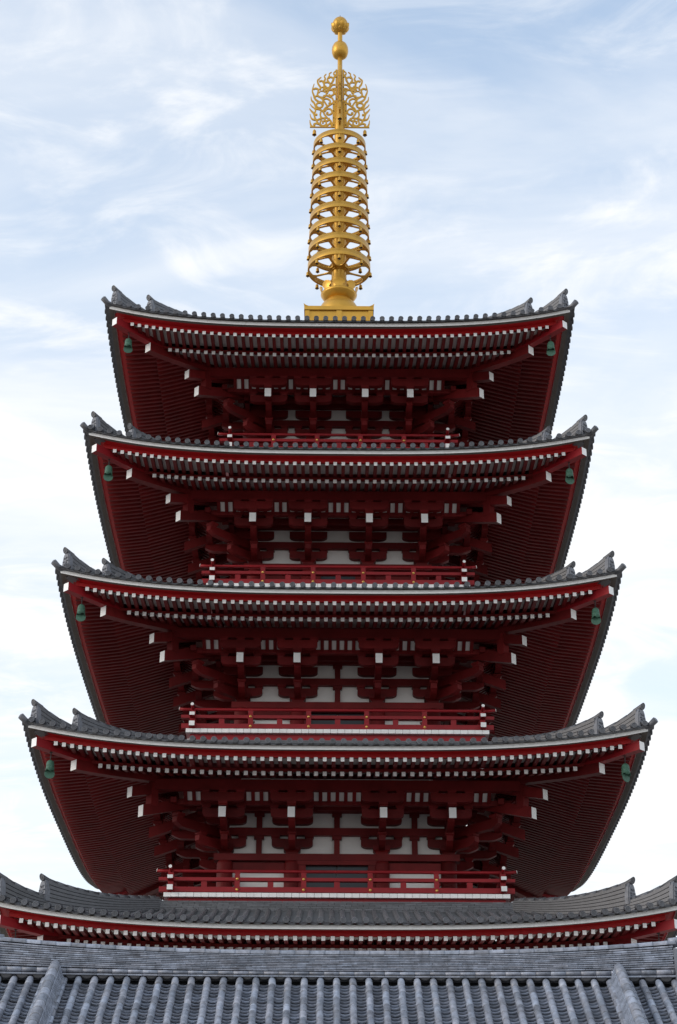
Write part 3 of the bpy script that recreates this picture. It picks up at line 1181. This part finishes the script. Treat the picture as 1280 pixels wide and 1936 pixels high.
# flame plates
STROKES = [
    [(505, 1100), (470, 1020), (400, 960), (340, 870), (355, 800), (430, 740), (520, 680), (558, 640)],
    [(525, 665), (500, 600), (440, 565), (385, 545), (330, 560)],
    [(400, 1128), (330, 1118), (250, 1080), (205, 1015), (172, 950), (172, 880), (190, 835), (165, 790), (110, 745), (90, 712)],
    [(250, 1085), (200, 1072), (160, 1092), (178, 1118)],
    [(160, 1135), (120, 1125), (95, 1080), (84, 1015)],
    [(300, 972), (225, 1006), (150, 1000), (108, 970), (86, 902)],
    [(172, 935), (150, 880), (110, 840), (76, 797)],
    [(205, 800), (160, 690), (112, 640), (100, 572)],
    [(330, 685), (240, 660), (176, 610), (150, 540), (125, 470), (135, 400), (157, 328)],
    [(268, 440), (272, 385), (235, 330), (220, 265), (250, 232), (287, 198)],
    [(330, 450), (350, 370), (340, 290), (366, 230), (346, 182), (382, 138)],
    [(400, 470), (460, 350), (420, 280), (406, 240), (440, 172), (440, 132), (482, 100)],
    [(478, 320), (520, 250), (530, 200), (556, 170), (522, 132), (538, 98), (582, 60)],
    [(140, 432), (190, 414), (236, 440), (228, 500), (222, 545), (270, 578), (330, 580), (376, 550), (386, 500), (340, 470), (280, 466), (250, 500)],
    [(366, 432), (378, 408), (400, 408), (412, 430), (402, 454), (378, 454), (366, 432)],
    [(402, 510), (428, 452), (490, 442), (526, 480), (512, 535), (460, 548), (440, 522)],
    [(290, 715), (330, 705), (312, 755), (255, 780), (206, 748), (214, 702), (262, 684), (306, 690), (326, 645), (306, 590)],
    [(330, 622), (395, 606), (452, 640), (462, 690), (428, 690)],
    [(362, 850), (398, 802), (460, 800), (496, 846), (482, 892), (430, 906), (396, 884), (422, 862)],
    [(302, 1000), (278, 1060), (300, 1112), (352, 1112), (392, 1078), (376, 1030), (326, 1036), (330, 1070)],
    [(382, 962), (360, 1000), (396, 1024), (440, 1006), (440, 970)],
    [(182, 802), (250, 808), (310, 832), (352, 885)],
    [(292, 840), (278, 920), (316, 972), (376, 968)],
    [(474, 1030), (460, 1068), (400, 1112), (330, 1132)],
    [(160, 582), (215, 556), (290, 592), (332, 640), (392, 724), (400, 766)],
    [(250, 282), (300, 270), (336, 312), (340, 380), (296, 396), (276, 440)],
    [(360, 300), (422, 298), (462, 340), (438, 392), (392, 398), (366, 362)],
    [(428, 212), (470, 196), (514, 222), (500, 282), (474, 318)],
    [(556, 340), (500, 346), (452, 402), (420, 440)],
    [(556, 410), (510, 420), (470, 440)],
    [(556, 530), (536, 480), (548, 430)],
    [(505, 1060), (480, 1100), (505, 1120)],
    [(178, 905), (212, 912), (206, 890)],
]


def wing_mesh():
    mb = MB()
    th = 0.026

    def P(x, y):
        return Vector(((640 - x) * 0.002134, 0, 47.51 + (1140 - y) * 0.002664))
    for st in STROKES:
        pts = spline([P(*p) for p in st], 6)
        n = len(pts)
        tip = st[-1][0] < 300 and st[-1][1] < 1020 or st[-1][1] < 150
        rings = []
        for i, p in enumerate(pts):
            t = (pts[min(i + 1, n - 1)] - pts[max(i - 1, 0)])
            t.normalize()
            nv = Vector((-t.z, 0, t.x))
            f = i / (n - 1)
            wd = 0.033
            if tip:
                wd = 0.036 * min(1.0, 0.38 + 1.2 * (1 - f))
            y0 = th + 0.001 * (len(rings) % 2)
            rings.append([p - nv * wd + Vector((0, -y0, 0)), p + nv * wd + Vector((0, -y0, 0)), p + nv * wd + Vector((0, y0, 0)), p - nv * wd + Vector((0, y0, 0))])
        mb.loft(rings, 0, False, True, 0, 0)
    mb.box(0.27, 1.18, -0.03, 0.03, 47.49, 47.53)
    mb.box(0.10, 0.175, -0.035, 0.035, 48.7, 50.40)
    mb.box(0.15, 0.285, -0.035, 0.035, 47.49, 48.72)
    for zz_ in (47.6, 47.95, 48.3, 48.62, 48.9, 49.5, 50.0):
        xx = 0.24 if zz_ < 48.7 else 0.145
        mb.box(xx - 0.018, xx + 0.018, -0.05, 0.05, zz_ - 0.018, zz_ + 0.018, 1)
    return mb.mesh('flame_plate', [GOLD, DARKM])


wm = wing_mesh()
for s in range(4):
    put('flame_plate', wm, spire, rz=s * PI / 2)
    small_bells.append((1.0 * math.cos(s * PI / 2), 1.0 * math.sin(s * PI / 2), 47.42, s))
b = MB()
b.lathe([(0.09, 51.03), (0.20, 51.05), (0.29, 51.14), (0.330, 51.29), (0.336, 51.42), (0.32, 51.55), (0.27, 51.68), (0.18, 51.77), (0.09, 51.80)], 32)
b.build('lower_jewel', GOLD, spire)
b = MB()
JC, JR = 52.70, 0.325
b.lathe([(0.09, 52.32)] + [(JR * math.cos(q), JC + JR * (1.25 if q > 0 else 1.0) * math.sin(q)) for q in [math.radians(-70 + 14 * i) for i in range(11)]] + [(0.08, 53.10), (0.012, 53.13)], 32)
b.tube([(0, 0, 53.12), (0, 0, 53.24)], 0.012, 8, 1)
jewel = b.build('top_jewel', [GOLD, DARKM], spire)
for n, q0, q1, rad, off in ((8, -66, 4, 0.352, 0.5), (8, -86, -40, 0.37, 0.0)):
    for i in range(n):
        b = MB()
        an0 = 2 * PI * (i + off) / n - PI / 2
        hw = PI / n * 0.98
        rows = []
        for j in range(9):
            t = j / 8
            hf = hw * (1 if t < 0.62 else math.sqrt(max(0.0, 1 - ((t - 0.62) / 0.385) ** 2)))
            q = math.radians(q0 + (q1 - q0) * t)
            rows.append([((rad * math.cos(q) + 0.045 * (1 - u * u)) * math.cos(an0 + hf * u), (rad * math.cos(q) + 0.045 * (1 - u * u)) * math.sin(an0 + hf * u), JC + rad * 1.02 * math.sin(q)) for u in (-1, -0.5, 0, 0.5, 1)])
        b.loft(rows, 0, True, False)
        i0 = [[(p[0] * 0.92, p[1] * 0.92, p[2]) for p in r] for r in rows]
        b.loft([[r[0] for r in rows] + rows[-1] + [r[-1] for r in reversed(rows)], [r[0] for r in i0] + i0[-1] + [r[-1] for r in reversed(i0)]], 0, False, False)
        b.build('jewel_petal', GOLD, spire)

# small gold bells, each a thing that hangs from the spire
b = MB()
b.lathe([(0.012, 0.0), (0.012, -0.05)], 8)
b.lathe([(0.01, -0.045), (0.045, -0.05), (0.058, -0.075), (0.062, -0.17), (0.078, -0.215), (0.068, -0.215), (0.05, -0.17), (0.045, -0.08)], 16)
sb_me = b.mesh('bell_body', [GOLD])
b = MB()
b.tube([(0, 0, -0.10), (0, 0, -0.25)], 0.009, 6)
b.tube([(0, 0, -0.215), (0, 0, -0.27)], [0.034, 0.02], 8)
cl_me = b.mesh('clapper', [DARKM])
for x, y, z, wing in small_bells:
    t = empty('small_bell', None, (x, y, z), random.uniform(0, 6))
    if isinstance(wing, int):
        tag(t, f"small gold bell under the tip of the {('right', 'rear', 'left', 'front')[wing]} flame plate", 'bell', 'bells under the flame plates')
        t.location.z -= 0.04
        wing = True
    else:
        ri_, si_ = wing
        wing = False
        od = ('topmost', 'second', 'third', 'fourth', 'fifth', 'sixth', 'seventh', 'eighth', 'lowest')[ri_]
        ps = ('front', 'front right', 'right', 'rear right', 'rear', 'rear left', 'left', 'front left')[si_]
        tag(t, f'small gold bell hanging at the {ps} of the {od} spire ring' + ('' if ri_ in (0, 8) else ' from the top'), 'bell', 'bells on the spire rings')
    o1 = put('bell_body', sb_me, t)
    o2 = put('clapper', cl_me, t)
    if wing:
        o1.scale = o2.scale = (1.15, 1.15, 1.3)
        o1.location.z = o2.location.z = 0.03

# ------------------------------------------------------------------ green wind bells under the eave corners
NAMES = {5: 'topmost', 4: 'fourth', 3: 'middle', 2: 'second', 1: 'lowest'}
b = MB()
prof = [(0.015, 0.0), (0.06, -0.01), (0.105, -0.05), (0.122, -0.10), (0.126, -0.17), (0.132, -0.175), (0.132, -0.19), (0.127, -0.195), (0.130, -0.25), (0.136, -0.255), (0.136, -0.27), (0.132, -0.275)]
n = 32
rings = [[(r * math.cos(2 * PI * j / n), r * math.sin(2 * PI * j / n), z) for j in range(n)] for r, z in prof]
# scalloped mouth: four points that hang down, four arches
mouth = [(0.150 * math.cos(2 * PI * j / n), 0.150 * math.sin(2 * PI * j / n), -0.385 + 0.06 * (abs(math.cos(2 * (2 * PI * j / n))) ** 1.0 < 2) * (0.5 + 0.5 * math.cos(4 * 2 * PI * j / n + PI))) for j in range(n)]
inn = [(p[0] * 0.88, p[1] * 0.88, p[2] + 0.005) for p in mouth]
top_in = [(0.10 * math.cos(2 * PI * j / n), 0.10 * math.sin(2 * PI * j / n), -0.08) for j in range(n)]
b.loft(rings + [mouth, inn, top_in], 0, True, True, None, 1)
wb_me = b.mesh('bell_body', [GREEN, DARKM])
b = MB()
for i in range(4):
    b.lathe([(0.012, 0.02 + i * 0.055), (0.022, 0.045 + i * 0.055), (0.012, 0.07 + i * 0.055)], 8)
b.tube([(0, 0, 0.0), (0, 0, 0.26)], 0.010, 6)
b.box(-0.05, 0.05, -0.03, 0.03, 0.235, 0.30)
hk_me = b.mesh('hook', [DARKM])
b = MB()
fan = []
for i in range(13):
    an = math.radians(-180 + 15 * i)
    fan.append((0.165 * math.cos(an), -0.55 + 0.14 * math.sin(an)))
fan = [(0.15, -0.36), (0.06, -0.345), (-0.06, -0.345), (-0.15, -0.36), (-0.165, -0.43), (-0.15, -0.50), (-0.10, -0.55), (-0.03, -0.575), (0.03, -0.575), (0.10, -0.55), (0.15, -0.50), (0.165, -0.43)]
b.prism(fan, lambda a_, b_, t: (a_, t, b_), -0.008, 0.008)
b.tube([(0, 0, -0.1), (0, 0, -0.5)], 0.007, 6)
wc_me = b.mesh('wind_catcher', [GREEN])
for k in (1, 2, 3, 4, 5):
    R = ROOFS[k]
    for sx, side in ((-1, 'left'), (1, 'right')):
        r = R.a - 0.80
        rt = R.a - 1.38
        zh = R.zf + 0.16
        t = empty('wind_bell', None, (sx * r, -r, zh - 0.15), random.uniform(-0.3, 0.3))
        tag(t, f'green bronze bell under the {side} corner of the {NAMES[k]} roof' if k in (1, 3, 5) else f'green bronze bell under the {side} corner of the {NAMES[k]} roof from below', 'bell', 'wind bells under the eave corners')
        put('bell_body', wb_me, t)
        put('hook', hk_me, t)
        put('wind_catcher', wc_me, t, rz=random.uniform(-0.5, 0.5))
        t.scale = (0.9, 0.9, 0.95)

# ------------------------------------------------------------------ the hall in front
hall = tag(empty('temple_hall', None, (-0.10, -23.5, 0)), 'low hall with blue-grey tiled roof and thick layered ridge in the foreground', 'hall')
HX = 6.35                                          # half length of the main ridge
PITCH = math.radians(35.0)
cp, sp_ = math.cos(PITCH), math.sin(PITCH)
Z0 = 8.90                                          # roof surface under the ridge face
Y0 = -0.16


def hs(x, s, up=0.0):
    """point on the front slope: s metres down from the ridge, up metres off the surface"""
    return (x, Y0 - s * cp - up * sp_, Z0 - s * sp_ + up * cp)


SLEN = 5.6
EX = 7.6
b = MB()
b.poly([hs(-EX, -0.2, -0.09), hs(-EX, SLEN, -0.09), hs(EX, SLEN, -0.09), hs(EX, -0.2, -0.09)])
bk = [hs(-EX, -0.2, -0.09), hs(EX, -0.2, -0.09), hs(EX, SLEN, -0.09), hs(-EX, SLEN, -0.09)]
b.poly([(x, -y, z) for x, y, z in bk])
b.build('roof_deck', TILED, hall)
b = MB()
zw = Z0 - SLEN * sp_
b.box(-EX + 1.0, EX - 1.0, -SLEN * cp + 0.7, SLEN * cp - 0.7, 0.0, zw + 0.3)
b.build('hall_wall', PLASTER, hall)
b = MB()
for sx in (-1, 1):
    b.poly([(sx * (EX - 0.9), -SLEN * cp + 0.6, zw + 0.25), (sx * (EX - 0.9), SLEN * cp - 0.6, zw + 0.25), (sx * (EX - 0.9), 0, Z0 + 0.1)])
b.build('gable', RED, hall)

RS = 0.30
# barrel tiles: one mesh, laid down the slope
b = MB()
n = 10
rg = []
TL = 0.285
for t, rad in ((0.0, 0.060), (0.03, 0.0625), (0.9, 0.0665), (1.0, 0.068), (1.0, 0.055)):
    y = t * (TL + 0.012)
    rg.append([(rad * math.cos(PI * (-0.12 + 1.24 * j / n)), -y * cp - rad * math.sin(PI * (-0.12 + 1.24 * j / n)) * sp_ * 1.0, -y * sp_ + rad * math.sin(PI * (-0.12 + 1.24 * j / n)) * cp) for j in range(n + 1)])
b.loft(rg, 0, True, False)
bar_me = b.mesh('barrel_tile', [TILE2])
b = MB()
prof = []
hd = MB()
# rounded head tile at the top of each row
rg = []
for t, rad in ((-0.075, 0.012), (-0.07, 0.03), (-0.05, 0.052), (-0.02, 0.064), (0.05, 0.067), (0.285, 0.068), (0.285, 0.055)):
    rg.append([(rad * math.cos(PI * (-0.12 + 1.24 * j / n)), -t * cp - rad * math.sin(PI * (-0.12 + 1.24 * j / n)) * sp_, -t * sp_ + rad * math.sin(PI * (-0.12 + 1.24 * j / n)) * cp) for j in range(n + 1)])
hd.loft(rg, 0, True, False)
head_me = hd.mesh('barrel_tile', [TILE2])
# pan tile: a dished slab whose lower edge stands proud of the next
b = MB()
PW, PL = 0.145, 0.14
n = 8
up_, lo_, ed_ = [], [], []
for j in range(n + 1):
    u = -1 + 2 * j / n
    dz = 0.062 * u * u - 0.062
    up_.append((u * PW, 0.0, 0.0 + dz * cp + 0.0))
    a0 = 0.046
    lo_.append((u * PW, -(PL + 0.02) * cp - (dz + a0) * sp_, -(PL + 0.02) * sp_ + (dz + a0) * cp))
    ed_.append((u * PW, -(PL + 0.02) * cp - (dz + a0 - 0.030) * sp_, -(PL + 0.02) * sp_ + (dz + a0 - 0.030) * cp))
up_ = [(p[0], -(0.062 * (p[0] / PW) ** 2 - 0.062) * sp_, (0.062 * (p[0] / PW) ** 2 - 0.062) * cp) for p in up_]
b.loft([up_, lo_], 0, True, False)
b.loft([lo_, ed_], 0, False, False)
back = [(p[0], p[1] + 0.05, p[2] + 0.03) for p in ed_]
b.loft([ed_, back], 0, True, False)
pan_me = b.mesh('pan_tile', [TILE2])
pan_src = b
DX = (-5.24, 5.27)                                 # descending ridges (hall-local x)
nrow = int(EX / RS)
stuff_b, stuff_p = MB(), MB()
pan_count = 0
for i in range(-nrow, nrow + 1):
    x = (i + 0.5) * RS - 0.145
    for j in range(int(SLEN / TL)):
        s = 0.02 + j * TL
        p = hs(x, s, 0.035)
        if s > 2.6:
            k0 = stuff_b.add([(p[0] + v.co[0], p[1] + v.co[1], p[2] + v.co[2]) for v in bar_me.vertices])
            for pl in bar_me.polygons:
                stuff_b.face([k0 + q for q in pl.vertices], 0, True)
            continue
        o = put('barrel_tile', head_me if j == 0 else bar_me, hall, p)
        o.rotation_euler = (random.uniform(-.02, .02), random.uniform(-.05, .05), random.uniform(-.022, .022))
ROWS = 15
cells = []
for i in range(-nrow, nrow + 1):
    x = (i + 1.0) * RS - 0.145
    for j in range(int(SLEN / PL)):
        cells.append((abs(x) + abs(j - 8) * 0.02, x, j))
near = sorted(c for c in cells if c[2] < ROWS)
pick = {(c[1], c[2]) for c in near[:300]}
for _, x, j in cells:
    p = hs(x + random.uniform(-.003, .003), j * PL + random.uniform(-.006, .006), random.uniform(-.003, .003))
    if (x, j) in pick:
        put('pan_tile', pan_me, hall, p)
    else:
        add_piece(stuff_p, pan_src, p[0], -p[1], p[2])
stuff(stuff_b.build('lower_barrel_tiles', TILE2, hall))
stuff(stuff_p.build('outer_pan_tiles', TILE2, hall))
# dark filler tiles that close the gaps under the ridge
b = MB()
for i in range(-nrow, nrow + 1):
    x = (i + 1.0) * RS - 0.145
    rg = []
    for dy, rad in ((0.06, 0.10), (-0.015, 0.10), (-0.03, 0.085), (-0.032, 0.0)):
        rg.append([(x + rad * 1.15 * math.cos(PI + PI * j / 8), Y0 + dy - 0.03, Z0 + 0.13 + rad * math.sin(PI + PI * j / 8)) for j in range(9)])
    b.loft(rg, 0, False, False)
stuff(b.build('gap_fillers', TILED, hall))


# ---- the main ridge: courses of flat tiles between a round base course and round caps
def rise(x):
    return 1 + 0.42 * (abs(x) / HX) ** 2.6


core = MB()
nx = 30
rows = []
for i in range(nx + 1):
    x = -HX + 2 * HX * i / nx
    f = rise(x)
    rows.append([(x, -0.14, Z0 + 0.02), (x, -0.12, Z0 + 0.50 * f), (x, 0.12, Z0 + 0.50 * f), (x, 0.14, Z0 + 0.02)])
core.loft(rows, 0, False, True, 0, 0)
ridge = core.build('main_ridge', TILED, hall)
NC = 10


def ridge_piece(mb, x0, x1, yf, z0, z1, nseg=2, rnd=False, sides=(-1,)):
    """a flat ridge tile following the rise of the ridge; front face slightly rounded"""
    for sgn in sides:
        rg = []
        for i in range(nseg + 1):
            x = x0 + (x1 - x0) * i / nseg
            f = rise(x)
            a_, c_ = Z0 + z0 * f, Z0 + z1 * f
            if rnd:
                mid = (a_ + c_) / 2
                hh = (c_ - a_) / 2
                rg.append([(x, sgn * 0.10, a_)] + [(x, sgn * (yf + 0.045 * math.sin(PI * q / 6)), mid - hh * math.cos(PI * q / 6)) for q in range(7)] + [(x, sgn * 0.10, c_)])
            else:
                rg.append([(x, sgn * 0.10, a_), (x, sgn * yf, a_ + 0.002), (x, sgn * (yf + 0.004), (a_ + c_) / 2), (x, sgn * (yf - 0.004), c_), (x, sgn * 0.10, c_)])
        if sgn > 0:
            rg = [list(reversed(r)) for r in rg]
        mb.loft(rg, 0, rnd, True, 0, 0)


PLN = 0.282
single = 0
rest = MB()
courses = []
zc = 0.205
for c in range(NC):
    courses.append((0.193 - 0.0045 * c, zc, zc + 0.0235))
    zc += 0.0315
todo = []
for c, (yf, z0, z1) in enumerate(courses):
    x = -HX + 0.02 - (c % 2) * 0.5 * PLN + random.uniform(-0.05, 0.05)
    while x < HX - 0.02:
        x0, x1 = max(x, -HX + 0.02), min(x + PLN - 0.004, HX - 0.02)
        if x1 - x0 > 0.03:
            todo.append((abs((x0 + x1) / 2), x0, x1, yf + random.uniform(-.005, .005), z0 + random.uniform(-.002, .001), z1))
        x += PLN
todo.sort()
for q, (ax, x0, x1, yf, z0, z1) in enumerate(todo):
    if q < 300:
        m1 = MB()
        ridge_piece(m1, x0, x1, yf, z0, z1, 1)
        m1.build('ridge_tile', TILE2, ridge)
    else:
        ridge_piece(rest, x0, x1, yf, z0, z1, 2)
    ridge_piece(rest, x0, x1, yf, z0, z1, 1, False, (1,))
for nm, yf, z0, z1, rnd in (('ridge_sill_tile', 0.235, 0.082, 0.108, False), ('ridge_base_tile', 0.185, 0.122, 0.192, True)):
    x = -HX + 0.02 - 0.1
    while x < HX - 0.02:
        x0, x1 = max(x, -HX + 0.02), min(x + PLN - 0.004, HX - 0.02)
        if x1 - x0 > 0.03:
            m1 = MB()
            ridge_piece(m1, x0, x1, yf + random.uniform(-.003, .003), z0, z1, 2, rnd)
            m1.build(nm, TILE2, ridge)
            ridge_piece(rest, x0, x1, yf, z0, z1, 1, rnd, (1,))
        x += PLN
stuff(rest.build('outer_ridge_tiles', TILE2, ridge))
x = -HX - 0.05
while x < HX + 0.05:
    x1 = min(x + 0.281, HX + 0.05)
    m1 = MB()
    rg = []
    for t, rad in ((0, 0.098), (0.9, 0.104), (1.0, 0.107), (1.0, 0.09)):
        xx = x + (x1 - x) * t
        zc_ = Z0 + 0.545 * rise(min(abs(xx), HX))
        rg.append([(xx, -rad * 1.25 * math.cos(PI * j / 10 - 0.2 + 0.4 * 0), zc_ + rad * math.sin(PI * (j / 10) * 1.12 - 0.19) * 0.75) for j in range(11)])
    m1.loft(rg, 0, True, False)
    m1.build('ridge_cap_tile', TILE2, ridge)
    x += 0.281
for sx in (-1, 1):
    b = MB()
    f = rise(HX)
    outl = [(-0.30, 0.0), (0.30, 0.0), (0.26, 0.35 * f), (0.17, 0.58 * f), (-0.17, 0.58 * f), (-0.26, 0.35 * f)]
    b.prism(outl, lambda a_, b_, t: (sx * (HX + t), a_, Z0 - 0.25 + b_ * 1.12), -0.02, 0.07)
    inn = [(a_ * 0.8, b_ * 0.85 + 0.06) for a_, b_ in outl]
    b.prism(inn, lambda a_, b_, t: (sx * (HX + t), a_, Z0 - 0.25 + b_ * 1.12), 0.071, 0.11)
    for j in range(6):
        an = PI * j / 5
        b.tube([(sx * (HX + 0.10), 0, Z0 + 0.15), (sx * (HX + 0.14), 0.14 * math.cos(an), Z0 + 0.15 + 0.14 * math.sin(an))], [0.05, 0.025], 8)
    b.build('ridge_end_ornament', ORN, ridge)
    b = MB()
    pts = [(sx * (HX - 0.05), 0, Z0 + 0.545 * f + 0.02), (sx * (HX + 0.12), 0, Z0 + 0.545 * f + 0.06), (sx * (HX + 0.42), 0, Z0 + 0.545 * f + 0.21)]
    b.tube(pts, [0.105, 0.09, 0.095], 14)
    b.build('ridge_end_tile', TILE2, ridge)

# ---- descending ridges on the slope
for x in DX:
    b = MB()
    prof = []
    for c in range(6):
        wv = 0.175 - 0.012 * c
        u0, u1 = 0.03 + 0.042 * c, 0.03 + 0.042 * (c + 1)
        prof += [(wv, u0), (wv, u1 - 0.01), (wv - 0.02, u1 - 0.006)]
    loop = prof + [(-a_, u) for a_, u in reversed(prof)]
    rg = [[hs(x + a_, s, u) for a_, u in loop] for s in (-0.02, 2.0, 4.2)]
    b.loft(rg, 0, False, True, 0, 0)
    dr = b.build('descending_ridge', TILE2, hall)
    for j in range(15):
        m1 = MB()
        rg = []
        for t, rad in (((-0.16, 0.02), (-0.14, 0.06), (-0.08, 0.088), (0.0, 0.094), (0.29, 0.098), (0.29, 0.08)) if j == 0 else ((0.0, 0.088), (0.27, 0.097), (0.295, 0.099), (0.295, 0.08))):
            s = -0.02 + j * 0.28 + t
            rg.append([hs(x + rad * math.cos(PI * q / 10), s, 0.285 + 0.9 * rad * math.sin(PI * q / 10)) for q in range(11)])
        m1.loft(rg, 0, True, False)
        m1.build('ridge_cap_tile', TILE2, dr)
    # a half-round row lies along each foot
    for sg in (-1, 1):
        for j in range(15):
            m1 = MB()
            rg = []
            for t, rad in ((0.0, 0.040), (0.28, 0.046)):
                s = 0.02 + j * 0.28 + t
                rg.append([hs(x + sg * 0.205 + rad * math.cos(PI * q / 6), s, 0.04 + rad * math.sin(PI * q / 6)) for q in range(7)])
            m1.loft(rg, 0, True, False)
            m1.build('ridge_foot_tile', TILE2, dr)
# verge tiles that stick out sideways beyond each ridge end
for sx in (-1, 1):
    for j in range(20):
        b = MB()
        p = hs(0, 0.1 + j * 0.27, 0.06)
        b.tube([(sx * (EX - 0.25), p[1], p[2]), (sx * (EX + 0.12), p[1], p[2] + 0.0)], [0.07, 0.075], 12)
        b.build('verge_tile', TILE2, hall)
